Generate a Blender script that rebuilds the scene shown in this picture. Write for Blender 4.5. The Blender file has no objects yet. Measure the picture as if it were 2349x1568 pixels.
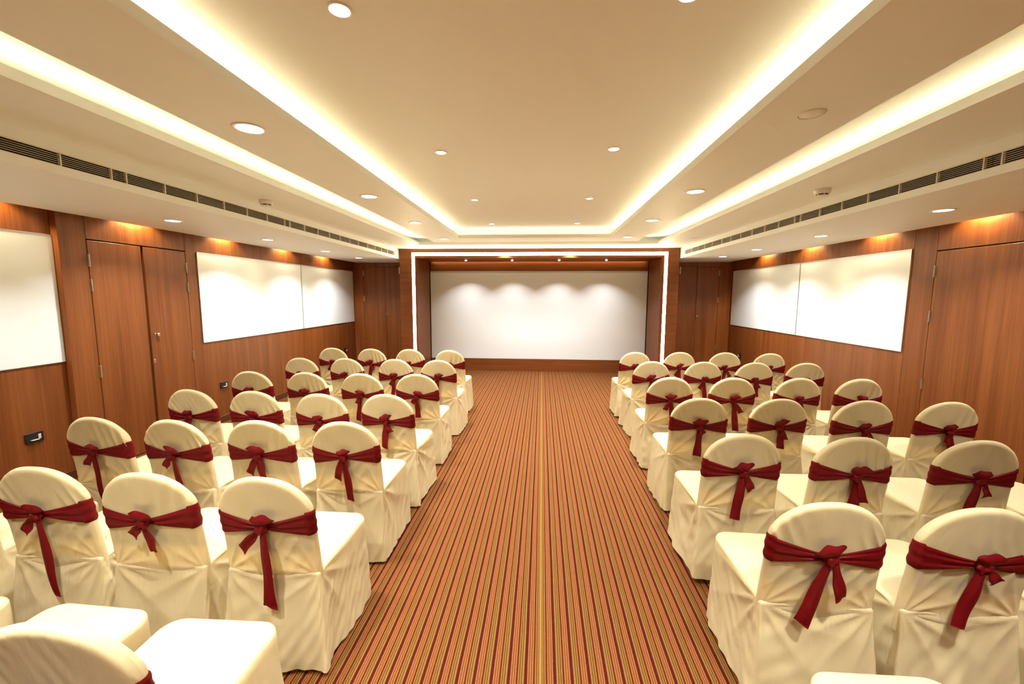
import bpy, math, random
import numpy as np
from mathutils import Matrix, Vector

scene = bpy.context.scene
col = scene.collection
PI = math.pi

# ------------------------------------------------------------------ camera
CAM_H = 1.70
def cam_basis(psi, th, rho):
    f = Vector((-math.sin(psi)*math.cos(th), math.cos(psi)*math.cos(th), -math.sin(th)))
    r = Vector((math.cos(psi), math.sin(psi), 0)); u = r.cross(f)
    return r*math.cos(rho)+u*math.sin(rho), -r*math.sin(rho)+u*math.cos(rho), f
r_, u_, f_ = cam_basis(.0707, .1127, .0037)
cam_data = bpy.data.cameras.new('camera')
cam_data.sensor_width = 36.0
cam_data.lens = 961.6/2349*36.0
cam_data.clip_start = .05
cam = bpy.data.objects.new('camera', cam_data)
col.objects.link(cam)
cam.matrix_world = Matrix(((r_.x, u_.x, -f_.x, 0), (r_.y, u_.y, -f_.y, 0), (r_.z, u_.z, -f_.z, CAM_H), (0, 0, 0, 1)))
scene.camera = cam

# ------------------------------------------------------------------ world, exposure, light levels
world = bpy.data.worlds.new('world'); scene.world = world
world.use_nodes = True
world.node_tree.nodes['Background'].inputs[0].default_value = (.02, .015, .012, 1)
world.node_tree.nodes['Background'].inputs[1].default_value = .0
vs = scene.view_settings
vs.view_transform = 'Standard'; vs.look = 'None'; vs.exposure = 0.26; vs.gamma = 1.0
vs.use_curve_mapping = False
scene.cycles.max_bounces = 5
scene.cycles.diffuse_bounces = 4
scene.cycles.glossy_bounces = 2
scene.cycles.transmission_bounces = 3
scene.cycles.caustics_reflective = False
scene.cycles.caustics_refractive = False
scene.cycles.use_adaptive_sampling = True
scene.cycles.adaptive_threshold = .08
scene.cycles.adaptive_min_samples = 20
scene.cycles.sample_clamp_indirect = 6.0

DOWN_COL = (1.0, .98, .95)
LED_COL = (1.0, .85, .52)
P_MID, P_CEN, P_SOF, P_STAGE, P_WASH = 27.0, 18.0, 18.0, 9.0, 46.0
SPREAD = 104; SPREAD_SOF = 122
COVE_STRENGTH = 20.0
PORTAL_STRENGTH = 40.0

# ------------------------------------------------------------------ room dimensions (metres, camera stands at x=0 y=0)
XL, XLN, XR = -4.22, -4.28, 3.98
YB, YR, YF, YREAR = 9.20, 9.25, 8.24, -2.6
ZS, ZP, ZPT, ZC = 2.39, 2.585, 2.635, 2.738
SXL, SXR = -2.83, 2.59            # soffit fascias
OXL, OXR = -2.22, 1.99            # outer hung panel, inner edges
MXLo, MXLi, MXRi, MXRo = -1.85, -1.33, 1.04, 1.56

# ------------------------------------------------------------------ materials
def new_mat(name):
    m = bpy.data.materials.new(name); m.use_nodes = True
    nt = m.node_tree
    for n in list(nt.nodes):
        if n.type != 'OUTPUT_MATERIAL' and n.type != 'BSDF_PRINCIPLED': nt.nodes.remove(n)
    return m, nt, nt.nodes['Principled BSDF'], nt.nodes['Material Output']

def plain(name, colr, rough=.5, metal=0.0, spec=.5, noise=0.0, nscale=40):
    m, nt, b, o = new_mat(name)
    b.inputs['Base Color'].default_value = (*colr, 1)
    b.inputs['Roughness'].default_value = rough
    b.inputs['Metallic'].default_value = metal
    b.inputs['Specular IOR Level'].default_value = spec
    if noise:
        tc = nt.nodes.new('ShaderNodeTexCoord'); n = nt.nodes.new('ShaderNodeTexNoise')
        n.inputs['Scale'].default_value = nscale; n.inputs['Detail'].default_value = 3
        nt.links.new(tc.outputs['Object'], n.inputs['Vector'])
        mx = nt.nodes.new('ShaderNodeMix'); mx.data_type = 'RGBA'
        mx.inputs['A'].default_value = (*[c*(1-noise) for c in colr], 1)
        mx.inputs['B'].default_value = (*[min(1, c*(1+noise)) for c in colr], 1)
        nt.links.new(n.outputs['Fac'], mx.inputs['Factor'])
        nt.links.new(mx.outputs['Result'], b.inputs['Base Color'])
    return m

def emit(name, colr, s):
    m, nt, b, o = new_mat(name)
    b.inputs['Base Color'].default_value = (.8, .8, .8, 1)
    b.inputs['Emission Color'].default_value = (*colr, 1)
    b.inputs['Emission Strength'].default_value = s
    return m

def wood(name, axis, dark, light, rough=.38):
    m, nt, b, o = new_mat(name)
    tc = nt.nodes.new('ShaderNodeTexCoord')
    def stretched(s_fine, s_long, detail):
        mp = nt.nodes.new('ShaderNodeMapping')
        sc = [s_fine]*3; sc[axis] = s_long
        mp.inputs['Scale'].default_value = sc
        nt.links.new(tc.outputs['Object'], mp.inputs['Vector'])
        n = nt.nodes.new('ShaderNodeTexNoise')
        n.inputs['Scale'].default_value = 1.0; n.inputs['Detail'].default_value = detail
        n.inputs['Distortion'].default_value = .25
        nt.links.new(mp.outputs[0], n.inputs['Vector'])
        return n
    fine = stretched(95, 1.6, 4); broad = stretched(13, .45, 3)
    add = nt.nodes.new('ShaderNodeMath'); add.operation = 'MULTIPLY_ADD'
    add.inputs[1].default_value = .55
    nt.links.new(broad.outputs['Fac'], add.inputs[0])
    mul = nt.nodes.new('ShaderNodeMath'); mul.operation = 'MULTIPLY'; mul.inputs[1].default_value = .45
    nt.links.new(fine.outputs['Fac'], mul.inputs[0]); nt.links.new(mul.outputs[0], add.inputs[2])
    cr = nt.nodes.new('ShaderNodeValToRGB')
    cr.color_ramp.elements[0].position = .34; cr.color_ramp.elements[0].color = (*dark, 1)
    cr.color_ramp.elements[1].position = .66; cr.color_ramp.elements[1].color = (*light, 1)
    nt.links.new(add.outputs[0], cr.inputs['Fac']); nt.links.new(cr.outputs['Color'], b.inputs['Base Color'])
    b.inputs['Roughness'].default_value = rough
    b.inputs['Specular IOR Level'].default_value = .28
    bp = nt.nodes.new('ShaderNodeBump'); bp.inputs['Strength'].default_value = .05; bp.inputs['Distance'].default_value = .002
    nt.links.new(fine.outputs['Fac'], bp.inputs['Height']); nt.links.new(bp.outputs[0], b.inputs['Normal'])
    return m

def carpet_mat():
    m, nt, b, o = new_mat('striped_carpet')
    tc = nt.nodes.new('ShaderNodeTexCoord'); sep = nt.nodes.new('ShaderNodeSeparateXYZ')
    # slight wander of the weave
    wn = nt.nodes.new('ShaderNodeTexNoise'); wn.inputs['Scale'].default_value = 2.2; wn.inputs['Detail'].default_value = 2
    nt.links.new(tc.outputs['Object'], wn.inputs['Vector']); nt.links.new(tc.outputs['Object'], sep.inputs[0])
    def math_n(op, a, bb=None, c=None):
        n = nt.nodes.new('ShaderNodeMath'); n.operation = op
        for i, v in enumerate((a, bb, c)):
            if v is None: continue
            if isinstance(v, (int, float)): n.inputs[i].default_value = v
            else: nt.links.new(v, n.inputs[i])
        return n.outputs[0]
    fz = nt.nodes.new('ShaderNodeTexNoise'); fz.inputs['Scale'].default_value = 420; fz.inputs['Detail'].default_value = 1
    nt.links.new(tc.outputs['Object'], fz.inputs['Vector'])
    x = math_n('ADD', sep.outputs[0], -.012)
    x = math_n('ADD', x, math_n('MULTIPLY', math_n('SUBTRACT', wn.outputs['Fac'], .5), .004))
    x = math_n('ADD', x, math_n('MULTIPLY', math_n('SUBTRACT', fz.outputs['Fac'], .5), .003))
    ax = math_n('ABSOLUTE', x)
    fr = math_n('FRACT', math_n('MULTIPLY', ax, 1/.0762))
    cr = nt.nodes.new('ShaderNodeValToRGB'); cr.color_ramp.interpolation = 'CONSTANT'
    OR, SAL, TAN, YE = (.1664, .0619, .0170), (.1703, .0557, .0232), (.1432, .0666, .0202), (.1316, .0712, .0116)
    RED, DK, OL, LN = (.0619, .0069, .0012), (.0426, .0039, .0008), (.0464, .0202, .0015), (.0658, .0217, .0031)
    stops = [(0, TAN), (.06, OL), (.11, YE), (.19, OL), (.245, TAN), (.315, RED), (.42, OR), (.50, LN), (.55, OR), (.63, LN), (.68, SAL), (.765, DK), (.95, TAN)]
    e = cr.color_ramp.elements
    e[0].position = 0; e[0].color = (*stops[0][1], 1); e[1].position = stops[1][0]; e[1].color = (*stops[1][1], 1)
    for p, c in stops[2:]:
        k = e.new(p); k.color = (*c, 1)
    nt.links.new(fr, cr.inputs['Fac'])
    # join of the two carpet breadths: a plain orange stripe
    seam = math_n('LESS_THAN', ax, .006)
    mx = nt.nodes.new('ShaderNodeMix'); mx.data_type = 'RGBA'
    nt.links.new(seam, mx.inputs['Factor']); nt.links.new(cr.outputs['Color'], mx.inputs['A'])
    mx.inputs['B'].default_value = (.18, .084, .024, 1)
    # pile variation
    pn = nt.nodes.new('ShaderNodeTexNoise'); pn.inputs['Scale'].default_value = 260; pn.inputs['Detail'].default_value = 2
    nt.links.new(tc.outputs['Object'], pn.inputs['Vector'])
    hsv = nt.nodes.new('ShaderNodeHueSaturation')
    nt.links.new(mx.outputs['Result'], hsv.inputs['Color'])
    nt.links.new(math_n('MULTIPLY_ADD', pn.outputs['Fac'], .5, .78), hsv.inputs['Value'])
    nt.links.new(hsv.outputs[0], b.inputs['Base Color'])
    b.inputs['Roughness'].default_value = .8
    b.inputs['Specular IOR Level'].default_value = .06
    bp = nt.nodes.new('ShaderNodeBump'); bp.inputs['Strength'].default_value = .5; bp.inputs['Distance'].default_value = .004
    nt.links.new(pn.outputs['Fac'], bp.inputs['Height']); nt.links.new(bp.outputs[0], b.inputs['Normal'])
    return m

def fabric(name, colr, trans, rough, sheen, bump, scale, spec=.45):
    m, nt, b, o = new_mat(name)
    b.inputs['Base Color'].default_value = (*colr, 1)
    b.inputs['Roughness'].default_value = rough
    b.inputs['Sheen Weight'].default_value = sheen
    b.inputs['Specular IOR Level'].default_value = spec
    tc = nt.nodes.new('ShaderNodeTexCoord')
    n = nt.nodes.new('ShaderNodeTexNoise'); n.inputs['Scale'].default_value = scale; n.inputs['Detail'].default_value = 3
    n.inputs['Distortion'].default_value = .5
    mp = nt.nodes.new('ShaderNodeMapping'); mp.inputs['Scale'].default_value = (1.5, 1.2, .55); mp.inputs['Rotation'].default_value = (0, .25, 0)
    nt.links.new(tc.outputs['Object'], mp.inputs['Vector']); nt.links.new(mp.outputs[0], n.inputs['Vector'])
    w = nt.nodes.new('ShaderNodeTexNoise'); w.inputs['Scale'].default_value = 700; w.inputs['Detail'].default_value = 1
    nt.links.new(tc.outputs['Object'], w.inputs['Vector'])
    bp = nt.nodes.new('ShaderNodeBump'); bp.inputs['Strength'].default_value = bump; bp.inputs['Distance'].default_value = .012
    nt.links.new(n.outputs['Fac'], bp.inputs['Height'])
    bp2 = nt.nodes.new('ShaderNodeBump'); bp2.inputs['Strength'].default_value = .12; bp2.inputs['Distance'].default_value = .001
    nt.links.new(w.outputs['Fac'], bp2.inputs['Height']); nt.links.new(bp.outputs[0], bp2.inputs['Normal'])
    nt.links.new(bp2.outputs[0], b.inputs['Normal'])
    if trans:
        t = nt.nodes.new('ShaderNodeBsdfTranslucent'); t.inputs[0].default_value = (*colr, 1)
        nt.links.new(bp.outputs[0], t.inputs['Normal'])
        ms = nt.nodes.new('ShaderNodeMixShader'); ms.inputs[0].default_value = trans
        nt.links.new(b.outputs[0], ms.inputs[1]); nt.links.new(t.outputs[0], ms.inputs[2])
        nt.links.new(ms.outputs[0], o.inputs['Surface'])
    return m

M = {
 'paint': plain('ceiling_paint', (.83, .845, .82), .55, noise=.012, nscale=6),
 'wood': wood('veneer_vertical', 2, (.148, .041, .0088), (.262, .086, .022)),
 'wood_h': wood('veneer_horizontal', 0, (.140, .039, .0088), (.228, .072, .0195)),
 'wood_dark': wood('veneer_base', 1, (.07, .02, .008), (.12, .036, .012), .45),
 'backing': plain('gap_black', (.012, .008, .006), .8),
 'carpet': carpet_mat(),
 'board': plain('white_glass_board', (.82, .89, .94), .20, spec=.5),
 'screen': plain('screen_white', (.80, .86, .90), .30, spec=.55),
 'alu': plain('aluminium', (.62, .60, .56), .35, .9),
 'steel': plain('brushed_steel', (.55, .48, .38), .3, 1.0),
 'black': plain('black_plastic', (.012, .012, .013), .3),
 'dark': plain('vent_dark', (.006, .005, .004), .9),
 'grey': plain('grey_module', (.42, .42, .42), .6),
 'lgrey': plain('light_grey_module', (.62, .63, .60), .6),
 'vent': plain('vent_enamel', (.72, .66, .52), .45),
 'white': plain('white_plastic', (.78, .75, .70), .4),
 'trimw': plain('lamp_trim', (.82, .80, .76), .35),
 'lens': emit('lamp_lens', (1.0, .96, .90), 9.0),
 'lens_small': emit('lamp_lens_small', (1.0, .95, .85), 6.0),
 'led': emit('cove_led', LED_COL, COVE_STRENGTH),
 'led_soft': emit('cove_led_soft', LED_COL, COVE_STRENGTH*.6),
 'slot_led': emit('slot_led', (1.0, .75, .42), 45.0),
 'portal_led': emit('portal_led', (1.0, .84, .52), PORTAL_STRENGTH),
 'cream': fabric('cream_chair_cover', (.80, .665, .375), .38, .50, .05, .45, 11, .3),
 'maroon': fabric('maroon_sash', (.115, .0008, .002), 0, .55, .0, .25, 22, .16),
 'frame': plain('chair_frame', (.05, .035, .02), .35, .6),
 'pad': plain('chair_pad', (.07, .035, .02), .8),
}

for k_ in ('led', 'led_soft', 'portal_led', 'slot_led'): M[k_].cycles.emission_sampling = 'FRONT'
for k_ in ('lens', 'lens_small'): M[k_].cycles.emission_sampling = 'NONE'   # the area lamps below them carry their light

# ------------------------------------------------------------------ mesh helpers
def mesh_obj(name, verts, faces, mat, parent=None, smooth=False, mesh_name=None):
    me = bpy.data.meshes.new(mesh_name or name)
    me.from_pydata([tuple(map(float, v)) for v in verts], [], faces)
    me.materials.append(mat)
    if smooth: me.polygons.foreach_set('use_smooth', [True]*len(me.polygons))
    me.update()
    o = bpy.data.objects.new(name, me); col.objects.link(o)
    if parent: o.parent = parent
    return o

class MB:
    def __init__(s): s.v = []; s.f = []
    def box(s, x0, x1, y0, y1, z0, z1, bev=0.0):
        x0, x1 = min(x0, x1), max(x0, x1); y0, y1 = min(y0, y1), max(y0, y1); z0, z1 = min(z0, z1), max(z0, z1)
        n = len(s.v)
        if not bev:
            s.v += [(x, y, z) for z in (z0, z1) for y in (y0, y1) for x in (x0, x1)]
            s.f += [tuple(n+i for i in q) for q in ((0,2,3,1),(4,5,7,6),(0,1,5,4),(2,6,7,3),(0,4,6,2),(1,3,7,5))]
        else:
            # chamfered box: 24 verts
            b = min(bev, (x1-x0)*.45, (y1-y0)*.45, (z1-z0)*.45)
            idx = {}
            for sx in (0, 1):
                for sy in (0, 1):
                    for sz in (0, 1):
                        X = (x0, x1)[sx]; Y = (y0, y1)[sy]; Z = (z0, z1)[sz]
                        dx = b*(1-2*sx); dy = b*(1-2*sy); dz = b*(1-2*sz)
                        for ax, p in (('x', (X, Y+dy, Z+dz)), ('y', (X+dx, Y, Z+dz)), ('z', (X+dx, Y+dy, Z))):
                            idx[(sx, sy, sz, ax)] = len(s.v); s.v.append(p)
            g = lambda a, b_, c, ax: idx[(a, b_, c, ax)]
            F = []
            for q in (0, 1):
                F.append([g(q,0,0,'x'), g(q,1,0,'x'), g(q,1,1,'x'), g(q,0,1,'x')][::(1 if q else -1)])
                F.append([g(0,q,0,'y'), g(1,q,0,'y'), g(1,q,1,'y'), g(0,q,1,'y')][::(-1 if q else 1)])
                F.append([g(0,0,q,'z'), g(1,0,q,'z'), g(1,1,q,'z'), g(0,1,q,'z')][::(1 if q else -1)])
            for a in (0, 1):
                for b2 in (0, 1):
                    F.append([g(a,b2,0,'x'), g(a,b2,1,'x'), g(a,b2,1,'y'), g(a,b2,0,'y')][::(1 if a == b2 else -1)])
                    F.append([g(a,0,b2,'x'), g(a,1,b2,'x'), g(a,1,b2,'z'), g(a,0,b2,'z')][::(-1 if a == b2 else 1)])
                    F.append([g(0,a,b2,'y'), g(1,a,b2,'y'), g(1,a,b2,'z'), g(0,a,b2,'z')][::(1 if a == b2 else -1)])
            for a in (0, 1):
                for b2 in (0, 1):
                    for c in (0, 1):
                        F.append([g(a,b2,c,'x'), g(a,b2,c,'y'), g(a,b2,c,'z')][::(1 if (a+b2+c) % 2 else -1)])
            s.f += [tuple(q) for q in F]
        return s
    def lathe(s, prof, n=40, c=(0, 0, 0), sx=1, sy=1):
        # prof: list of (r, z), revolved round z
        base = len(s.v); rows = []
        for r, z in prof:
            if r < 1e-6:
                rows.append([len(s.v)]); s.v.append((c[0], c[1], c[2]+z))
            else:
                rows.append([len(s.v)+i for i in range(n)])
                s.v += [(c[0]+sx*r*math.cos(2*PI*i/n), c[1]+sy*r*math.sin(2*PI*i/n), c[2]+z) for i in range(n)]
        for a, b in zip(rows, rows[1:]):
            for i in range(n):
                j = (i+1) % n
                if len(a) == 1 and len(b) == 1: continue
                if len(a) == 1: s.f.append((a[0], b[j], b[i]))
                elif len(b) == 1: s.f.append((a[i], a[j], b[0]))
                else: s.f.append((a[i], a[j], b[j], b[i]))
        return s
    def build(s, name, mat, parent=None, smooth=False):
        return mesh_obj(name, s.v, s.f, mat, parent, smooth)

def tag(o, label=None, cat=None, group=None, kind=None):
    if label: o['label'] = label
    if cat: o['category'] = cat
    if group: o['group'] = group
    if kind: o['kind'] = kind
    return o
def empty(name, loc=(0, 0, 0), rz=0):
    o = bpy.data.objects.new(name, None); o.empty_display_size = .1
    o.location = loc; o.rotation_euler = (0, 0, rz); col.objects.link(o); return o

# ------------------------------------------------------------------ setting
fl = MB().box(XLN-.12, XR+.12, YREAR-.1, YB+.2, -.10, 0).build('floor', M['carpet'])
tag(fl, 'striped red, orange and olive carpet floor', None, None, 'structure')

ce = MB().box(XLN-.12, XR+.12, YREAR-.1, YB+.2, ZC, ZC+.12).build('ceiling', M['paint'])
tag(ce, 'cream painted stepped ceiling with glowing light coves', None, None, 'structure')
GAP = .085
for sgn, xw, xf in ((-1, XL, SXL), (1, XR, SXR)):
    b = MB(); xe = xw - sgn*GAP; xr = xf + sgn*.075
    b.box(xe, xf, YREAR, YB, ZS, 2.440)
    b.box(xe, xr, YREAR, YB, 2.440, 2.512)
    b.box(xe, xf, YREAR, YB, 2.512, ZC)
    b.box(xr, xf, 8.0, YB, 2.440, 2.512)
    b.build('soffit', M['paint'], ce)
b = MB()
b.box(SXL, OXL, YREAR, YF, ZP, ZPT); b.box(OXR, SXR, YREAR, YF, ZP, ZPT); b.box(OXL, OXR, 7.58, YF, ZP, ZPT); b.box(SXL, SXR, 8.02, YF, ZPT, ZC)
b.build('hung_panel', M['paint'], ce)
b = MB()
b.box(MXLo, MXLi, YREAR, 7.20, ZP, ZPT); b.box(MXRi, MXRo, YREAR, 7.20, ZP, ZPT); b.box(MXLi, MXRi, 6.70, 7.20, ZP, ZPT)
b.box(-1.70, -1.56, YREAR, 7.0, ZPT, ZC); b.box(1.27, 1.41, YREAR, 7.0, ZPT, ZC); b.box(-1.56, 1.27, 6.92, 7.05, ZPT, ZC)
b.build('hung_panel', M['paint'], ce)

# light strips lying on the upper side of the hung panels
def strip(x0, x1, y0, y1, mat='led'):
    # flat adhesive tape, light side up
    b = MB(); z = ZPT+.008
    n = max(1, int(round(max(x1-x0, y1-y0)/1.0))); alng = y1-y0 > x1-x0
    for i in range(n+1):
        t = i/n
        b.v += [(x0, y0+(y1-y0)*t, z), (x1, y0+(y1-y0)*t, z)] if alng else [(x0+(x1-x0)*t, y1, z), (x0+(x1-x0)*t, y0, z)]
    b.f += [(2*i, 2*i+1, 2*i+3, 2*i+2) for i in range(n)]
    return b.build('light_strip', M[mat], ce)
strip(MXLi-.085, MXLi-.065, YREAR+.1, 6.77)
strip(MXRi+.065, MXRi+.085, YREAR+.1, 6.77)
strip(MXLi-.06, MXRi+.06, 6.765, 6.785)
strip(OXL-.105, OXL-.085, YREAR+.1, 7.66)
strip(OXR+.085, OXR+.105, YREAR+.1, 7.66)
strip(OXL-.08, OXR+.08, 7.665, 7.685)
strip(MXLo+.060, MXLo+.078, YREAR+.1, 7.12, 'led_soft')
strip(MXRo-.078, MXRo-.060, YREAR+.1, 7.12, 'led_soft')
strip(MXLo+.085, MXRo-.085, 7.122, 7.140, 'led_soft')

# walls: dark backing slab, wood panels with open joints
JT = .0025
def wall(name, box, label):
    o = MB().box(*box).build(name, M['backing']); tag(o, label, None, None, 'structure'); return o
def panel(parent, box, mat='wood'):
    return MB().box(*box, bev=.002).build('wood_panel', M[mat], parent)

wl = wall('wall_left', (XLN-.12, XLN-.02, YREAR, YB+.1, 0, ZC), 'left wall of vertical grained reddish wood panels')
def lp(y0, y1, z0, z1, xf=XL): panel(wl, (xf, XLN-.02, y0+JT/2, y1-JT/2, z0+JT/2, z1-JT/2))
ZT = 2.70; ZBB = .0
for y0, y1 in ((YREAR, -.5), (-.5, 1.4), (1.4, 3.44)): lp(y0, y1, ZBB, ZT, XLN)
lp(3.44, 3.672, ZBB, ZT); lp(3.672, 4.760, 2.197, ZT); lp(4.760, 7.138, ZBB, ZT); lp(7.138, YB, ZBB, ZT)
wr = wall('wall_right', (XR+.02, XR+.14, YREAR, YB+.1, 0, ZC), 'right wall of vertical grained reddish wood panels')
def rp(y0, y1, z0, z1): panel(wr, (XR, XR+.03, y0+JT/2, y1-JT/2, z0+JT/2, z1-JT/2))
rp(YREAR, -.5, ZBB, ZT); rp(-.5, 1.5, ZBB, ZT); rp(1.5, 3.60, ZBB, ZT); rp(3.60, 4.612, 2.157, ZT); rp(4.612, 4.875, ZBB, ZT)
rp(4.875, 6.848, ZBB, ZT); rp(6.848, YB, ZBB, ZT)
wb = wall('wall_back', (XLN-.1, XR+.12, YB+.08, YB+.2, 0, ZC), 'back wall of dark wood panels either side of the screen')
def bp_(x0, x1, z0, z1): panel(wb, (x0+JT/2, x1-JT/2, YB, YB+.09, z0+JT/2, z1-JT/2))
bp_(XL, -3.985, 0, ZT); bp_(-3.985, -2.98, 2.30, ZT); bp_(-2.98, -2.82, 0, ZT)
bp_(3.715, XR, 0, ZT); bp_(2.74, 3.715, 2.30, ZT); bp_(2.58, 2.74, 0, ZT)
wn = wall('wall_rear', (XLN-.1, XR+.12, YREAR-.12, YREAR-.02, 0, ZC), 'rear wall of wood panels behind the camera')
for k in range(5):
    a = XLN + (XR-XLN)*k/5; c = XLN + (XR-XLN)*(k+1)/5
    panel(wn, (a+JT/2, c-JT/2, YREAR-.03, YREAR, 0, ZT))

# baseboards
def bb(name, boxes, label):
    b = MB()
    for q in boxes: b.box(*q, bev=.003)
    tag(b.build(name, M['wood_dark']), label, None, None, 'structure')
bb('baseboard_left', [(XLN, XLN+.014, YREAR, 3.44, .001, .085), (XL, XL+.014, 3.44, 3.672, .001, .085), (XL, XL+.014, 4.760, YB, .001, .085)], 'dark wood skirting along the left wall')
bb('baseboard_right', [(XR-.014, XR, YREAR, 3.60, .001, .085), (XR-.014, XR, 4.612, YB, .001, .085)], 'dark wood skirting along the right wall')

# ------------------------------------------------------------------ doors
def hinge_on_x(xf, sgn, y, z, parent, h=.115):
    b = MB(); b.box(xf, xf+sgn*.004, y-.011, y+.011, z-h/2, z+h/2, bev=.001)
    b.lathe([(0, -h/2-.004), (.0065, -h/2), (.0065, -h/2+.03), (.0058, -h/2+.031), (.0065, -h/2+.033), (.0065, h/2-.033), (.0058, h/2-.031), (.0065, h/2-.03), (.0065, h/2), (0, h/2+.004)], 10, (xf+sgn*.007, y, z))
    return b.build('hinge', M['steel'], parent)

def leaf_x(parent, xf, sgn, y0, y1, z1, inset=0.0):
    # sgn: direction of the room from the wall face
    return MB().box(xf-sgn*inset, xf-sgn*.05, y0+.002, y1-.002, .008, z1-.003, bev=.0025).build('door_leaf', M['wood'], parent)

d1 = tag(empty('door_1', (0, 0, 0)), 'wooden double door with steel hinges and a square knob in the left wall', None, None, 'structure')
la = leaf_x(d1, XL, 1, 3.674, 4.204, 2.190); lb = leaf_x(d1, XL, 1, 4.230, 4.758, 2.190)
for z in (2.00, 1.77, .95): hinge_on_x(XL, 1, 3.677, z, la)
for z in (2.00, 1.77, .95): hinge_on_x(XL, 1, 4.756, z, lb)
kb = MB(); kb.box(XL, XL+.004, 4.272, 4.300, 1.236, 1.264, bev=.001); kb.box(XL+.004, XL+.018, 4.281, 4.291, 1.245, 1.255); kb.box(XL+.018, XL+.040, 4.270, 4.302, 1.234, 1.266, bev=.003)
kb.build('knob', M['steel'], lb)
kb = MB(); kb.box(XL, XL+.003, 4.236, 4.260, .945, .985, bev=.001); kb.build('lock_plate', M['steel'], lb)
MB().box(XL+.0025, XL+.0035, 4.245, 4.251, .957, .973).build('keyhole', M['black'], lb)

d2 = tag(empty('door_2'), 'wide plain wooden door with three steel hinges in the right wall', None, None, 'structure')
lc = leaf_x(d2, XR, -1, 3.602, 4.610, 2.150)
for z in (1.95, 1.49, .79): hinge_on_x(XR, -1, 4.607, z, lc)

def back_door(name, x0, xm, x1, hx, label):
    d = tag(empty(name), label, None, None, 'structure')
    lv = []
    for a, c in ((x0, xm), (xm, x1)):
        lv.append(MB().box(a+.002, c-.002, YB+.001, YB+.05, .008, 2.297, bev=.0025).build('door_leaf', M['wood'], d))
    side = lv[0] if abs(hx-x0) < abs(hx-x1) else lv[1]
    for z in (2.16, 1.60, .60):
        b = MB(); b.box(hx-.009, hx+.009, YB-.003, YB+.001, z-.055, z+.055, bev=.001)
        b.lathe([(0, -.058), (.0055, -.055), (.0055, .055), (0, .058)], 10, (hx, YB-.005, z)); b.build('hinge', M['steel'], side)
    b = MB(); b.box(xm+.014, xm+.040, YB-.034, YB-.014, 1.245, 1.271, bev=.003); b.box(xm+.022, xm+.032, YB-.014, YB+.002, 1.253, 1.263)
    b.build('knob', M['steel'], lv[1])
    return d
back_door('door_3', -3.983, -3.484, -2.982, -3.981, 'dark wooden double door in the back wall left of the screen portal')
back_door('door_4', 2.742, 3.264, 3.713, 3.711, 'dark wooden double door in the back wall right of the screen portal')

for x, lab in ((-3.155, 'small white upright plate on the back door left of the screen portal'), (2.905, 'small white upright plate on the back door right of the screen portal')):
    o = MB().box(x-.013, x+.013, YB-.012, YB, 2.145, 2.295, bev=.003).box(x-.008, x+.008, YB-.017, YB-.012, 2.20, 2.24, bev=.002).build('door_plate', M['white'])
    tag(o, lab, 'door plate', 'white plates on the back doors')

# ------------------------------------------------------------------ whiteboards and screen
def board_x(xf, sgn, y0, y1, z0, z1, label):
    t = empty('whiteboard', (xf, (y0+y1)/2, z0)); cy, cz = (y0+y1)/2, z0
    MB().box(sgn*.0015, sgn*.010, y0-cy+.003, y1-cy-.003, .003, z1-z0-.003, bev=.001).build('writing_surface', M['board'], t)
    for q in ((sgn*.0015, sgn*.0125, y0-cy, y1-cy, 0, .003), (sgn*.0015, sgn*.0125, y0-cy, y1-cy, z1-z0-.003, z1-z0), (sgn*.0015, sgn*.0125, y0-cy, y0-cy+.003, .003, z1-z0-.003), (sgn*.0015, sgn*.0125, y1-cy-.003, y1-cy, .003, z1-z0-.003)):
        MB().box(*q).build('edge_strip', M['alu'], t)
    tag(t, label, 'whiteboard', 'whiteboards on the side walls')
board_x(XL, 1, 4.916, 7.135, 1.085, 2.203, 'large white wall board beside the double door on the left wall')
board_x(XL, 1, 7.143, 9.172, 1.085, 2.203, 'white wall board at the far end of the left wall')
board_x(XLN, 1, 1.05, 3.437, 1.085, 2.203, 'white wall board nearest the camera, cut by the left edge')
board_x(XR, -1, 4.892, 6.843, 1.085, 2.203, 'large white wall board beside the wooden door on the right wall')
board_x(XR, -1, 6.851, 9.140, 1.085, 2.203, 'white wall board at the far end of the right wall')

PX0, PX1, RX0, RX1 = -2.82, 2.58, -2.481, 2.255
ZL0, ZL1, ZRV = 2.440, 2.510, 2.405
po = empty('stage_portal', ((PX0+PX1)/2, YF, 0))
def pb(name, x0, x1, y0, y1, z0, z1, mat, bev=.002):
    cx = (PX0+PX1)/2
    return MB().box(x0-cx, x1-cx, y0-YF, y1-YF, z0, z1, bev=bev).build(name, mat, po)
pb('post', PX0, RX0, YF, YB-.002, 0, ZRV, M['wood_h']); pb('post', RX1, PX1, YF, YB-.002, 0, ZRV, M['wood_h'])
pb('header', PX0, PX1, YF, YB-.002, ZRV, ZP-.001, M['wood_h'])
pb('fascia_panel', RX0, RX1, YR, YR+.025, 2.212, 2.57, M['wood_h'])
pb('base_panel', RX0, RX1, YR, YR+.025, 0.001, .268, M['wood_h'])
LX0, LX1 = -2.572, 2.366
w = .058
def led_bar(x0, x1, z0, z1):
    b = MB(); cx = (PX0+PX1)/2; n = int(max(x1-x0, z1-z0)/1.3)+1
    for i in range(n):
        if x1-x0 > z1-z0: b.box(x0+(x1-x0)*i/n-cx, x0+(x1-x0)*(i+1)/n-cx, -.0015, .004, z0, z1)
        else: b.box(x0-cx, x1-cx, -.0015, .004, z0+(z1-z0)*i/n, z0+(z1-z0)*(i+1)/n)
    b.build('light_strip', M['portal_led'], po)
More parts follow.
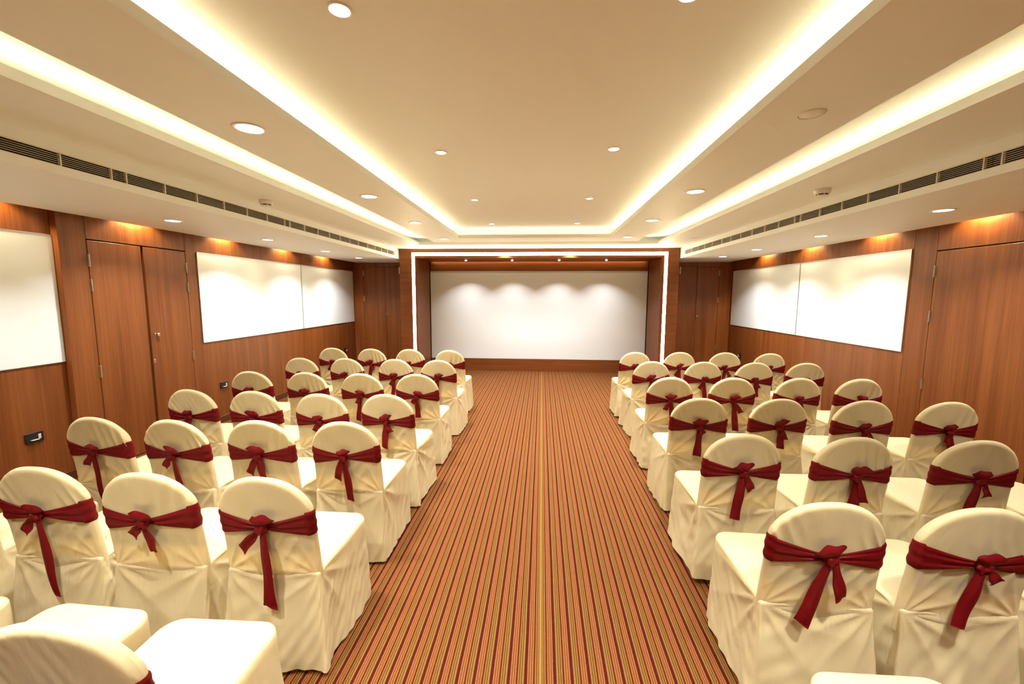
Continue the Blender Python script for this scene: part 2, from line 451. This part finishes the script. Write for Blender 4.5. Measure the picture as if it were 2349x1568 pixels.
led_bar(LX0, LX0+w, .02, ZL1); led_bar(LX1-w, LX1, .02, ZL1); led_bar(LX0+w, LX1-w, ZL1-w, ZL1)
bb_ = MB()
for k in range(3): bb_.box(RX0+.06+(RX1-RX0-.12)*k/3-(PX0+PX1)/2, RX0+.06+(RX1-RX0-.12)*(k+1)/3-(PX0+PX1)/2, YB-.002-YF, YB+.006-YF, 2.445, 2.453)
bb_.build('slot_light', M['slot_led'], po)
tag(po, 'wooden portal outlined by a glowing light strip around the white screen', 'stage portal')

sc_ = empty('presentation_screen', ((RX0+RX1)/2, YR, .27))
hw = (RX1-RX0)/2-.004
MB().box(-hw, hw, .004, .024, 0, 1.94, bev=.002).build('screen_surface', M['screen'], sc_)
MB().box(-hw, hw, -.002, .004, 1.930, 1.940).build('edge_strip', M['alu'], sc_)
MB().box(-hw, hw, -.002, .004, 0, .008).build('edge_strip', M['alu'], sc_)
tag(sc_, 'wide white presentation screen recessed in the wooden portal', 'screen')

# ------------------------------------------------------------------ lamps
def area_light(parent, size, power, colr, z, spread):
    ld = bpy.data.lights.new('lamp_light', 'AREA'); ld.shape = 'DISK'; ld.size = size; ld.energy = power; ld.color = colr
    ld.spread = spread
    o = bpy.data.objects.new('lamp_light', ld); col.objects.link(o); o.parent = parent; o.location = (0, 0, z)
    return o
def downlight(x, y, z, r, power, label, group, lens='lens', spread=SPREAD):
    t = empty('downlight', (x, y, z))
    MB().lathe([(r*1.28, 0), (r*1.30, -.003), (r*1.22, -.006), (r*1.02, -.004), (r, -.0005)], 40).build('trim_ring', M['trimw'], t, True)
    prof = [(r*1.01, -.001), (r*.6, -.0025), (0, -.003)] if lens == 'lens' else [(r, -.001), (r*.95, -.010), (r*.75, -.017), (r*.4, -.021), (0, -.022)]
    MB().lathe(prof, 36).build('lens', M[lens], t, True)
    tag(t, label, 'downlight', group)
    if power: area_light(t, r*1.9, power, DOWN_COL, -.008 if lens == 'lens' else -.026, math.radians(spread))
ordn = ['nearest the camera', 'second from the camera', 'third from the camera', 'fourth from the camera, by the stage']
for k, y in enumerate((2.27, 3.85, 5.26, 6.80)):
    downlight(-1.585, y, ZP, .066, P_MID, 'large round downlight in the left hung ceiling panel, '+ordn[k], 'large downlights in the hung panels')
for k, y in enumerate((3.83, 5.24, 6.70)):
    downlight(1.305, y, ZP, .066, P_MID, 'large round downlight in the right hung ceiling panel, '+('nearest the camera', 'second from the camera', 'nearest the stage')[k], 'large downlights in the hung panels')
for s, x, nm in ((0, -.755, 'left'), (1, .50, 'right')):
    for k, y in enumerate((1.62, 3.18, 4.74, 6.33)):
        downlight(x, y, ZC, .036, P_CEN, 'small round downlight in the central ceiling, %s row, %s' % (nm, ordn[k]), 'small downlights in the central ceiling')
    downlight(x+.03, 8.10, ZP, .036, P_CEN*.8, 'small downlight in the ceiling just before the portal, %s of the two' % nm, 'small downlights before the portal')
for s, x, nm in ((0, -3.535, 'left'), (1, 3.23, 'right')):
    for k, y in enumerate(((3.88, 5.28, 6.72, 7.98), (3.73, 5.23, 6.71, 7.90))[s]):
        downlight(x, y, ZS, .062, P_SOF, 'round downlight in the low %s soffit beside the wall, %s' % (nm, ordn[k].replace(', by the stage', '')), 'downlights in the side soffits', 'lens', SPREAD_SOF)
for k, x in enumerate((-1.58, -.62, .34, 1.29)):
    downlight(x, 8.72, ZRV, .024, P_STAGE, '%s of the four tiny spotlights above the white screen' % ('leftmost', 'second from left', 'third from left', 'rightmost')[k], 'tiny spotlights above the screen', 'lens_small', 104)
# further rows of the same lamps carry on behind the camera
for x, y, z, p in ((-1.585, .7, ZP, P_MID), (1.305, .7, ZP, P_MID), (-1.585, -.9, ZP, P_MID), (1.305, -.9, ZP, P_MID), (-.755, .05, ZC, P_CEN), (.5, .05, ZC, P_CEN), (-3.535, 2.3, ZS, P_SOF), (3.23, 2.2, ZS, P_SOF), (-3.535, .8, ZS, P_SOF), (3.23, .7, ZS, P_SOF), (-.755, -1.5, ZC, P_CEN), (.5, -1.5, ZC, P_CEN)):
    t = empty('lamp_light_mount', (x, y, z)); area_light(t, .12, p, DOWN_COL, -.008, math.radians(SPREAD_SOF if z == ZS else SPREAD))

# wall washers hidden in the slot between soffit and wall
def washer(x, y, tilt):
    ld = bpy.data.lights.new('wall_washer_light', 'SPOT'); ld.energy = P_WASH; ld.color = (1.0, .78, .45)
    ld.spot_size = math.radians(128); ld.spot_blend = .35; ld.shadow_soft_size = .02
    o = bpy.data.objects.new('wall_washer_light', ld); col.objects.link(o)
    o.location = (x, y, 2.535); o.rotation_euler = (0, tilt, 0)
for y in (4.15, 5.37, 6.66, 7.91): washer(XL+.048, y, .18)
for y in (2.95, 1.6): washer(XLN+.05, y, .18)
for y in (4.17, 5.34, 6.62, 7.87, 2.9): washer(XR-.048, y, -.18)

# ------------------------------------------------------------------ air vents in the soffit fascias
mods = ((-1.02, .845), (.85, 2.715), (2.72, 4.585), (4.59, 6.455), (6.46, 7.99))
pos = ['behind', 'nearest the camera', 'second from the camera', 'third from the camera', 'ending at the portal']
for sgn, xf, nm in ((1, SXL, 'left'), (-1, SXR, 'right')):
    for k, (y0, y1) in enumerate(mods):
        if k == 0: continue
        if k == 1: y0 = 1.6
        t = empty('air_vent', (xf, (y0+y1)/2, 2.476)); L = (y1-y0)/2
        zb, zt = -.0345, .0345
        MB().box(-sgn*.074, -sgn*.012, -L, L, zb, zt).build('backing', M['dark'], t)
        for q in range(5):
            z = zb + (zt-zb)*(q+1)/6
            MB().box(-sgn*.003, sgn*.001, -L, L, z-.0009, z+.0009).build('slat', M['vent'], t)
        yy = y1-.05 if k < 4 else y1-.06
        ys = []
        while yy > y0+.02: ys.append(yy); yy -= .295
        for y in ys:
            MB().box(-sgn*.012, sgn*.003, y-(y0+y1)/2-.004, y-(y0+y1)/2+.004, zb, zt).build('divider', M['vent'], t)
        fr = MB()
        fr.box(-sgn*.010, sgn*.002, -L, L, zt, zt+.006); fr.box(-sgn*.010, sgn*.002, -L, L, zb-.004, zb)
        fr.build('vent_frame', M['vent'], t)
        tag(t, 'long slatted air vent in the %s soffit edge, %s' % (nm, pos[k]), 'air vent', 'air vents along the soffit edges')

# ------------------------------------------------------------------ small ceiling and wall fittings
def smoke(x, y, label):
    t = empty('smoke_detector', (x, y, ZP))
    MB().lathe([(.0, 0), (.062, 0), (.062, -.010), (.057, -.034), (.050, -.036), (.050, -.037), (0, -.037)], 36).build('base', M['white'], t, True)
    MB().lathe([(.0, -.036), (.044, -.036), (.044, -.048), (0, -.048)], 36).build('sensing_slot', M['black'], t)
    for k in range(6):
        a = k*PI/3+.3
        MB().box(-.004+.042*math.cos(a), .004+.042*math.cos(a), -.004+.042*math.sin(a), .004+.042*math.sin(a), -.048, -.036).build('rib', M['white'], t)
    MB().lathe([(0, -.047), (.046, -.047), (.044, -.053), (.030, -.057), (0, -.058)], 36).build('cap', M['white'], t, True)
    tag(t, label, 'smoke detector', 'smoke detectors')
smoke(-2.645, 3.96, 'white smoke detector on the ceiling near the left air vent')
smoke(2.34, 3.82, 'white smoke detector on the ceiling near the right air vent')
def flush(x, y, r, label, name, cat):
    t = empty(name, (x, y, ZP))
    MB().lathe([(0, -.002), (r*.86, -.003), (r*.88, -.0015)], 40).build('cover_disc', M['paint'], t, True)
    MB().lathe([(r*.91, -.0008), (r*.92, -.004), (r*.98, -.006), (r, -.004), (r, 0)], 40).build('rim', M['paint'], t, True)
    MB().lathe([(r*.87, -.0009), (r*.92, -.0009)], 40).build('gap_ring', M['backing'], t)
    tag(t, label, cat)
flush(1.308, 2.265, .062, 'unlit round ceiling speaker flush in the right hung panel', 'ceiling_speaker', 'ceiling speaker')
flush(-2.54, 6.80, .06, 'small flush disc in the ceiling by the left vent near the portal', 'sprinkler_cover', 'sprinkler cover')
flush(2.35, 6.88, .06, 'small flush disc in the ceiling by the right vent near the portal', 'sprinkler_cover', 'sprinkler cover')

def socket(xf, sgn, y, z, label):
    t = empty('power_socket', (xf, y, z))
    MB().box(0, sgn*.010, -.066, .066, -.043, .043, bev=.003).build('cover_plate', M['black'], t)
    MB().box(sgn*.009, sgn*.013, -.028, .024, -.020, .020, bev=.001).build('socket_module', M['grey'], t)
    MB().box(sgn*.009, sgn*.0135, .026, .046, -.020, .020, bev=.002).build('rocker_switch', M['lgrey'], t)
    for yy, zz in ((-.014, .007), (.008, .007), (-.003, -.009)):
        MB().lathe([(0, 0), (.0035, 0), (.0035, .0008), (0, .0008)], 10).build('pin_hole', M['black'], t)
        o = t.children[-1]; o.rotation_euler = (0, sgn*PI/2, 0); o.location = (sgn*.0128, yy, zz)
    tag(t, label, 'power socket', 'power sockets')
socket(XLN, 1, 3.14, .485, 'black power socket below the nearest left wall board')
socket(XL, 1, 5.205, .49, 'black power socket on the left wall beside the double door')
socket(XL, 1, 8.70, .50, 'black power socket at the far end of the left wall')
socket(XR, -1, 8.66, .50, 'black power socket at the far end of the right wall')

# ------------------------------------------------------------------ chairs
W = .212; ZTOP = .93; Z0 = .740; TH = .040; ZSEAT = .472
def yc(z): return -.232 - .068*max(0, (z-.42)/.51)**1.15
def ycv(z): return -.232 - .068*np.maximum(0, (z-.42)/.51)**1.15

def vnoise(rng):
    # smooth 2-D noise from random cosines
    k = rng.normal(size=(10, 2)); p = rng.uniform(0, 6.28, 10); a = rng.uniform(.4, 1, 10)
    def f(x, y):
        s = 0
        for i in range(10): s = s + a[i]*np.cos(k[i, 0]*x+k[i, 1]*y+p[i])
        return s/3.2
    return f
def ridge(t): return 1-2*np.abs(np.sin(t))**.75

def grid_faces(nu, nv, off=0, flip=False, wrap=False):
    F = []
    for j in range(nv-1):
        for i in range(nu if wrap else nu-1):
            i2 = (i+1) % nu
            a, b, c, d = off+j*nu+i, off+j*nu+i2, off+(j+1)*nu+i2, off+(j+1)*nu+i
            F.append((a, d, c, b) if flip else (a, b, c, d))
    return F

def make_back(seed):
    rng = np.random.default_rng(seed)
    nu, nv = 72, 76
    ph = np.linspace(-PI/2, PI/2, nu); u = np.sin(ph)
    v = np.linspace(0, 1, nv)**.9
    U, V = np.meshgrid(u, v)
    zb = .36
    top = Z0 + (ZTOP-Z0)*np.sqrt(np.maximum(0, 1-np.abs(U)**2.15))
    Z = zb + V*(top-zb)
    wz = W*(1.035 - .035*np.clip((Z-.40)/.3, 0, 1))
    X = U*wz
    # distance to the outline (side / arch)
    e1 = wz*(1-np.abs(U)); e2 = (top-Z)*.75
    e = np.minimum(e1, e2); R = .019
    prof = np.sqrt(np.maximum(0, 1-(1-np.clip(e/R, 0, 1))**2))
    n1, n2, n3 = vnoise(rng), vnoise(rng), vnoise(rng)
    Yc = ycv(Z) + .014*U**2
    # rear face wrinkles
    k = rng.uniform(.8, 1.25); slant = rng.uniform(-.7, .7)
    up = np.clip((Z-.70)/.06, 0, 1)
    streak = ridge((X+slant*(Z-.72))*56*k + 1.3*n1(X*9, Z*4)) * np.clip(n2(X*14, Z*6)+.15, 0, 1.2)
    wr = up*.0080*streak*np.exp(-np.maximum(0, Z-.74)/.13)
    dn = np.clip((.70-Z)/.05, 0, 1)
    fan = 0
    for sx in (-1, 1):
        dx, dz = X-sx*.205, Z-.455
        rho = np.hypot(dx, dz); th = np.arctan2(dz, dx*-sx)
        fan = fan + np.exp(-rho/.15)*np.clip(rho/.07, 0, 1)**1.5*ridge(th*rng.uniform(5, 7)+rng.uniform(0, 3)+.6*n3(X*5, Z*5))*rng.uniform(.4, 1.1)
    tug = ridge((X*.6-slant*(Z-.7))*60+1.5*n2(X*6, Z*6))*np.clip(n1(X*10+2, Z*5)+.1, 0, 1)*np.exp(-np.maximum(0, .70-Z)/.12)
    wr = wr + dn*(.0085*fan+.0070*tug) + .0018*n3(X*20, Z*16)
    wf = .0018*n1(X*18, Z*14) + .002*streak*.5
    rear = np.stack([X, Yc-(TH/2)*prof-wr*prof, Z], -1)
    front = np.stack([X, Yc+(TH/2)*prof+wf*prof, Z], -1)
    verts = np.concatenate([rear.reshape(-1, 3), front.reshape(-1, 3)])
    F = grid_faces(nu, nv) + grid_faces(nu, nv, nu*nv, True)
    # join rims (coincident borders) with thin quads so the shell is closed
    def b(i, j): return j*nu+i
    n = nu*nv
    return verts, F

def outline(n, hw_r, hw_f, yr, yf, rr, rf):
    # closed plan outline, corner arcs keep fixed shares of the points
    nc, ns = 10, (n-40)//4
    P = []; T = []
    def arc(cx, cy, r, a0):
        for i in range(nc):
            a = a0+PI/2*i/nc
            P.append((cx+r*math.cos(a), cy+r*math.sin(a))); T.append((math.cos(a), math.sin(a)))
    def seg(p, q, nrm):
        for i in range(ns):
            t = i/ns; P.append((p[0]+(q[0]-p[0])*t, p[1]+(q[1]-p[1])*t)); T.append(nrm)
    # go counter-clockwise from the rear-right corner
    arc(hw_r-rr, yr+rr, rr, -PI/2); seg((hw_r, yr+rr), (hw_f, yf-rf), (1, 0))
    arc(hw_f-rf, yf-rf, rf, 0); seg((hw_f-rf, yf), (-hw_f+rf, yf), (0, 1))
    arc(-hw_f+rf, yf-rf, rf, PI/2); seg((-hw_f, yf-rf), (-hw_r, yr+rr), (-1, 0))
    arc(-hw_r+rr, yr+rr, rr, PI); seg((-hw_r+rr, yr), (hw_r-rr, yr), (0, -1))
    return np.array(P), np.array(T)

def make_skirt(seed):
    rng = np.random.default_rng(seed+50)
    n = 240
    A, N = outline(n, .216, .222, -.250, .272, .014, .075)
    B, _ = outline(n, .243, .254, -.288, .262, .020, .065)
    n = len(A)
    rows = []
    n1, n2, n3 = vnoise(rng), vnoise(rng), vnoise(rng)
    per = np.linspace(0, 1, n, endpoint=False)
    c1, c2 = np.cos(2*PI*per), np.sin(2*PI*per)
    nt_ = 46
    kf = [rng.uniform(4.5, 7) for _ in range(4)]; pf = [rng.uniform(0, 3) for _ in range(4)]; af = [rng.uniform(.5, 1.1) for _ in range(4)]
    hemz = .020 + .010*n3(c1*2, c2*2) + .018*np.clip(-N[:, 1], 0, 1)*0
    hemz = np.clip(hemz, .006, .045)
    dent = [rng.uniform(-.012, .020) for _ in range(4)]
    Rt = .020
    for j in range(nt_):
        t = j/(nt_-1)
        z = (ZSEAT-Rt)*(1-t) + hemz*t
        p = A*(1-t)+B*t
        d = np.zeros(n)
        # hanging folds
        d += .013*t**1.3*n1(c1*9, c2*9) + .005*t*n2(c1*13, c2*13+t*2)
        # long hollows of each hanging face between the taut corner edges
        for m, nn in enumerate(((1, 0), (0, 1), (-1, 0), (0, -1))):
            fc = np.clip(N@np.array(nn), 0, 1)**6
            q = p[:, 1] if nn[0] else p[:, 0]
            q0 = (q+.0)/.25
            d += fc*dent[m]*np.sin(PI*t*.8)*np.clip(1-q0**2, 0, 1)
        # fans of creases from the rear seat corners
        m = 0
        for sx in (-1, 1):
            side = np.clip(N[:, 0]*sx, 0, 1)**4
            dy, dz = p[:, 1]+.235, z-.465
            rho = np.hypot(dy, dz); th = np.arctan2(dz, dy)
            d += side*af[m]*.0110*np.exp(-rho/.26)*np.clip(rho/.09, 0, 1)**1.5*ridge(th*kf[m]+pf[m]+.5*n3(p[:, 1]*6, z*6)); m += 1
            rear = np.clip(-N[:, 1], 0, 1)**4
            dx = p[:, 0]-sx*.215; rho = np.hypot(dx, dz); th = np.arctan2(dz, -sx*dx)
            d += rear*af[m]*.0100*np.exp(-rho/.20)*np.clip(rho/.09, 0, 1)**1.5*ridge(th*kf[m]+pf[m]+.5*n2(p[:, 0]*6, z*6)); m += 1
        # small crumples
        d += .0026*n2(c1*13+3*t, c2*13+12*t)*np.clip(t*4, 0, 1)
        q = p + N*d[:, None]
        rows.append(np.column_stack([q, z]))
    rows = rows[::-1]                       # hem first, top last
    # rounded seat edge and top
    for a in np.linspace(PI/12, PI/2, 6):
        q = A - N*(Rt*(1-math.cos(a)))
        rows.append(np.column_stack([q, np.full(n, ZSEAT-Rt+Rt*math.sin(a))]))
    last = rows[-1][:, :2]; cen = np.array([0, .01])
    for s in (.93, .84, .72, .58, .42, .26, .12, .03):
        q = cen+(last-cen)*s
        z = ZSEAT + .014*(1-s**2.2) + .0022*n1(q[:, 0]*26, q[:, 1]*22)*min(1, (1-s)*4)
        rows.append(np.column_stack([q, z]))
    V = np.concatenate(rows)
    F = grid_faces(n, len(rows), 0, False, True)
    V = np.vstack([V, [[cen[0], cen[1], ZSEAT+.014]]]); c = len(V)-1; o = (len(rows)-1)*n
    F += [(o+i, o+(i+1) % n, c) for i in range(n)]
    return V, F

def make_sash(seed):
    rng = np.random.default_rng(seed+90)
    # loop round the back, starting behind the knot
    r = TH/2+.004; loop = []; hwid = W+.001
    nr, na, nf = 34, 12, 30
    xs = hwid-r
    for i in range(nr): loop.append((xs*i/nr, -r, 'r'))
    for i in range(na): a = -PI/2+PI*i/na; loop.append((xs+r*math.cos(a), r*math.sin(a), 's'))
    for i in range(nf): loop.append((xs-2*xs*i/nf, r, 'f'))
    for i in range(na): a = PI/2+PI*i/na; loop.append((-xs+r*math.cos(a), r*math.sin(a), 's'))
    for i in range(nr): loop.append((-xs+xs*i/nr, -r, 'r'))
    n = len(loop); mv = 17
    tilt = rng.uniform(-.03, .03); p1 = rng.uniform(0, 6, 4)
    V = np.zeros((mv, n, 3))
    for i, (x, yo, s) in enumerate(loop):
        ax = min(1, abs(x)/hwid)
        if s == 'r': hh = .011+.046*ax**1.0; zm = .700+.012*ax**2
        else: hh = .057; zm = .712
        zm += tilt*x
        for j in range(mv):
            q = 2*j/(mv-1)-1
            z = zm+hh*q
            edge = 1-abs(q)**10
            d = 0
            if s == 'r':
                pinch = (1-ax)
                d = .004*pinch**2 + (.0016+.0022*pinch)*math.cos(q*7.5+p1[0]+1.2*math.sin(x*14+p1[1])) + .0012*math.cos(q*15+p1[2])
            else: d = .0014*math.cos(q*7.5+p1[0])
            d = (d+.0035)*edge - .001*(1-edge)
            nx, ny = (0, -1) if s == 'r' else ((0, 1) if s == 'f' else ((x-math.copysign(xs, x))/r, yo/r))
            V[j, i] = (x+nx*d, yc(z)+.014*(x/W)**2+yo+ny*d, z)
    return V.reshape(-1, 3), grid_faces(n, mv, 0, False, True)

def make_knot(seed):
    rng = np.random.default_rng(seed+130)
    nu, nv = 30, 22
    V = []; p = rng.uniform(0, 6, 3)
    for j in range(nv):
        b = -PI/2+PI*j/(nv-1)
        for i in range(nu):
            a = 2*PI*i/nu
            rr = 1+.13*math.cos(3*a+2.5*b+p[0])+.08*math.cos(5*a-3*b+p[1])+.06*math.cos(7*b+p[2])
            V.append((.025*rr*math.cos(b)*math.cos(a), .020*rr*math.cos(b)*math.sin(a), .028*rr*math.sin(b)))
    return np.array(V), grid_faces(nu, nv, 0, False, True)

def make_loop(seed):
    # gathered puff of cloth standing up out of the knot
    rng = np.random.default_rng(seed+170)
    nu, nv = 30, 16; p = rng.uniform(0, 6, 3); asym = rng.uniform(-.35, .35)
    V = []
    for side in (-1, 1):
        for j in range(nv):
            v = j/(nv-1)
            for i in range(nu):
                u = 2*i/(nu-1)-1
                wv = .012+.031*math.sin(min(1, v*1.15)*PI*.56)
                round_ = math.sqrt(max(0, 1-(abs(u))**2.5))
                th = (.003+.012*math.sin(PI*min(1, v*1.02))*round_)*round_*math.sqrt(max(0, 1-v**6))
                x = wv*u*(1+asym*(1 if u > 0 else -1)*v)
                z = .006+.046*v*(1-.30*u*u*v+.10*asym*u)+.003*math.sin(6*u+p[1])*v
                y = side*th+.0035*math.cos(5*u+p[0])*v*round_ - .006*v
                V.append((x, y, z))
    return np.array(V), grid_faces(nu, nv, 0, True) + grid_faces(nu, nv, nu*nv)

def make_tail(seed, w0, w1, L=.30):
    rng = np.random.default_rng(seed+210)
    nu, nv = 12, 40; p = rng.uniform(0, 6, 4); V = []
    cut = rng.uniform(-.5, .5)
    for side in (-1, 1):
        for j in range(nv):
            v = j/(nv-1)
            wv = w0+(w1-w0)*v**.6 + .0018*math.sin(9*v+p[0])
            tw = .35*math.sin(2.6*v+p[1])*v
            for i in range(nu):
                u = 2*i/(nu-1)-1
                x0 = wv*u; y0 = .006*math.cos(u*2.4+p[2])*(1-.4*v)+.004*math.sin(v*8+p[3])*v
                x = x0*math.cos(tw)-y0*math.sin(tw); y = x0*math.sin(tw)*.8+y0*math.cos(tw)
                z = -v*L + cut*x0*(v > .985)*1.0
                V.append((x, y + side*.0013*(1-abs(u)**8), z))
    F = grid_faces(nu, nv, 0, True) + grid_faces(nu, nv, nu*nv)
    n = nu*nv; o = (nv-1)*nu
    F += [(o+i, o+i+1, n+o+i+1, n+o+i) for i in range(nu-1)]
    return np.array(V), F

def mk_mesh(name, vf, mat):
    V, F = vf
    me = bpy.data.meshes.new(name); me.from_pydata(V.tolist(), [], F); me.materials.append(mat)
    me.polygons.foreach_set('use_smooth', [True]*len(me.polygons)); me.update()
    return me
NV = 5
ME = dict(
 back=[mk_mesh('back_cover', make_back(s), M['cream']) for s in range(NV)],
 skirt=[mk_mesh('seat_cover', make_skirt(s), M['cream']) for s in range(NV)],
 sash=[mk_mesh('sash', make_sash(s), M['maroon']) for s in range(NV)],
 knot=[mk_mesh('knot', make_knot(s), M['maroon']) for s in range(3)],
 loop=[mk_mesh('loop', make_loop(s), M['maroon']) for s in range(4)],
 tail=[mk_mesh('tail', make_tail(s, .014, .030), M['maroon']) for s in range(5)],
 tail2=[mk_mesh('tail', make_tail(s+9, .012, .025, .12), M['maroon']) for s in range(4)],
)
def inner(name, build, mat):
    b = MB(); build(b)
    me = bpy.data.meshes.new(name); me.from_pydata(b.v, [], b.f); me.materials.append(mat); me.update(); return me
def leg_mesh(b): b.box(-.011, .011, -.011, .011, 0, .40, bev=.003)
def back_pad(b):
    n = len(b.v); pts = [(W*.93*math.cos(a), Z0+(ZTOP-.012-Z0)*math.sin(a)) for a in np.linspace(0, PI, 15)]
    pts = [(W*.93, .568)]+pts+[(-W*.93, .568)]
    for s in (-1, 1):
        for x, z in pts: b.v.append((x, yc(z)+.010*(x/W)**2+s*.010, z))
    k = len(pts); b.f.append(tuple(range(n, n+k))); b.f.append(tuple(range(n+2*k-1, n+k-1, -1)))
    for i in range(k):
        j = (i+1) % k; b.f.append((n+j, n+i, n+k+i, n+k+j))
IN = dict(leg=inner('leg', leg_mesh, M['frame']),
          seat=inner('seat_pad', lambda b: b.box(-.195, .195, -.235, .245, .395, .445, bev=.01), M['pad']),
          pad=inner('back_pad', back_pad, M['pad']))

def link(name, me, parent, loc=(0, 0, 0), rot=(0, 0, 0), scale=(1, 1, 1)):
    o = bpy.data.objects.new(name, me); col.objects.link(o); o.parent = parent
    o.location = loc; o.rotation_euler = rot; o.scale = scale
    return o

rnd = random.Random(7)
def chair(xt, yt, label, group, rz=0.0, var=0, tails=None, loop=(1.0, 0.0)):
    # (xt, yt): where the top of the backrest stands
    c, s = math.cos(rz), math.sin(rz); ox, oy = 0, -.30
    t = empty('covered_chair', (xt-(c*ox-s*oy), yt-(s*ox+c*oy), 0), rz)
    tag(t, label, 'chair', group)
    v = var % NV
    link('seat_cover', ME['skirt'][v], t); link('back_cover', ME['back'][(v+var//NV) % NV], t)
    link('seat_pad', IN['seat'], t); link('back_pad', IN['pad'], t)
    for lx, ly in ((-.19, -.225), (.19, -.225), (-.195, .20), (.195, .20)): link('leg', IN['leg'], t, (lx, ly, 0))
    sa = link('sash', ME['sash'][(v+2) % NV], t)
    ky = yc(.70)-TH/2-.018
    link('knot', ME['knot'][var % 3], sa, (0, ky, .700), (0, rnd.uniform(-.4, .4), 0))
    link('loop', ME['loop'][var % 4], sa, (0, ky-.004, .704), (.15, loop[1], 0), (loop[0], 1, loop[0]))
    tails = tails or ((rnd.uniform(.17, .33), rnd.uniform(-.15, .15)), (rnd.uniform(.06, .12), rnd.choice((-1, 1))*rnd.uniform(.25, .6)))
    (l1, a1), (l2, a2) = tails
    link('tail', ME['tail'][var % 5], sa, (.004*(1 if a1 > 0 else -1), ky-.004, .694), (.02, -a1, 0), (1.0, 1, l1/.30))
    link('tail', ME['tail2'][var % 4], sa, (.010*(1 if a2 > 0 else -1), ky-.012, .690), (.04, -a2, 0), (1.0, 1, l2/.12))
    return t

LEFT = [
 [(-1.28, 5.70), (-1.86, 5.75), (-2.42, 5.75), (-3.01, 5.79)],
 [(-1.22, 4.82), (-1.75, 4.84), (-2.36, 4.85), (-2.92, 4.83)],
 [(-1.215, 3.94), (-1.765, 3.92), (-2.33, 3.93), (-2.91, 3.93)],
 [(-1.205, 3.11), (-1.725, 3.08), (-2.30, 3.12), (-2.85, 3.13)],
 [(-1.205, 2.40), (-1.74, 2.38), (-2.275, 2.35), (-2.81, 2.36)],
 [(-1.19, 1.62), (-1.73, 1.62), (-2.265, 1.64), (-2.80, 1.63)],
 [(-1.17, .82), (-1.73, .85), (-2.34, .87)],
]
RIGHT = [
 [(1.28, 5.75), (1.89, 5.81), (2.50, 5.83), (3.07, 5.80)],
 [(1.30, 4.96), (1.90, 4.98), (2.48, 4.98), (3.06, 5.00)],
 [(1.23, 4.00), (1.82, 4.03), (2.44, 4.07), (3.00, 4.08)],
 [(1.21, 3.19), (1.81, 3.22), (2.42, 3.22), (3.02, 3.23)],
 [(1.15, 2.36), (1.75, 2.36), (2.39, 2.36), (2.97, 2.37)],
 [(1.11, 1.58), (1.65, 1.58), (2.22, 1.58)],
 [(1.10, .76)],
]
TAILS = {
 ('L', 5, 0): ((.36, .04), (.12, -.75)), ('L', 5, 1): ((.13, .30), (.06, -.7)), ('L', 5, 2): ((.38, .10), (.08, -.6)),
 ('L', 4, 0): ((.27, .14), (.13, -.22)), ('L', 4, 1): ((.13, .18), (.11, -.40)), ('L', 4, 2): ((.27, .16), (.07, -.5)), ('L', 4, 3): ((.32, .10), (.08, -.5)),
 ('L', 3, 0): ((.20, -.06), (.07, .45)), ('L', 2, 0): ((.20, .05), (.06, -.5)),
 ('R', 5, 0): ((.28, -.30), (.15, .24)), ('R', 5, 1): ((.25, -.24), (.06, .65)),
 ('R', 4, 0): ((.27, -.12), (.09, .35)), ('R', 4, 1): ((.19, -.02), (.14, .25)), ('R', 4, 2): ((.27, -.22), (.08, .3)),
 ('R', 3, 0): ((.22, -.05), (.04, .3)), ('R', 3, 1): ((.15, .03), (.08, .3)),
}
ROW = ['front', 'second', 'third', 'fourth', 'fifth', 'sixth', 'rearmost']
SEAT = ['beside the aisle', 'second from the aisle', 'third from the aisle', 'fourth from the aisle']
i = 0
for side, rows, nm in (('L', LEFT, 'left'), ('R', RIGHT, 'right')):
    for a, row in enumerate(rows):
        for b_, (x, y) in enumerate(row):
            tl = TAILS.get((side, a, b_))
            lab = 'cream covered chair, %s block, %s row from the screen, %s' % (nm, ROW[a], SEAT[b_])
            if ROW[a] in ('front', 'rearmost'): lab = 'cream covered chair with maroon sash, %s block, %s row, %s' % (nm, ROW[a], SEAT[b_])
            chair(x, y, lab, 'sashed chairs in the %s block' % nm, rnd.uniform(-.035, .035), i, tl, (rnd.uniform(1.05, 1.4), rnd.uniform(-.35, .35)))
            i += 1
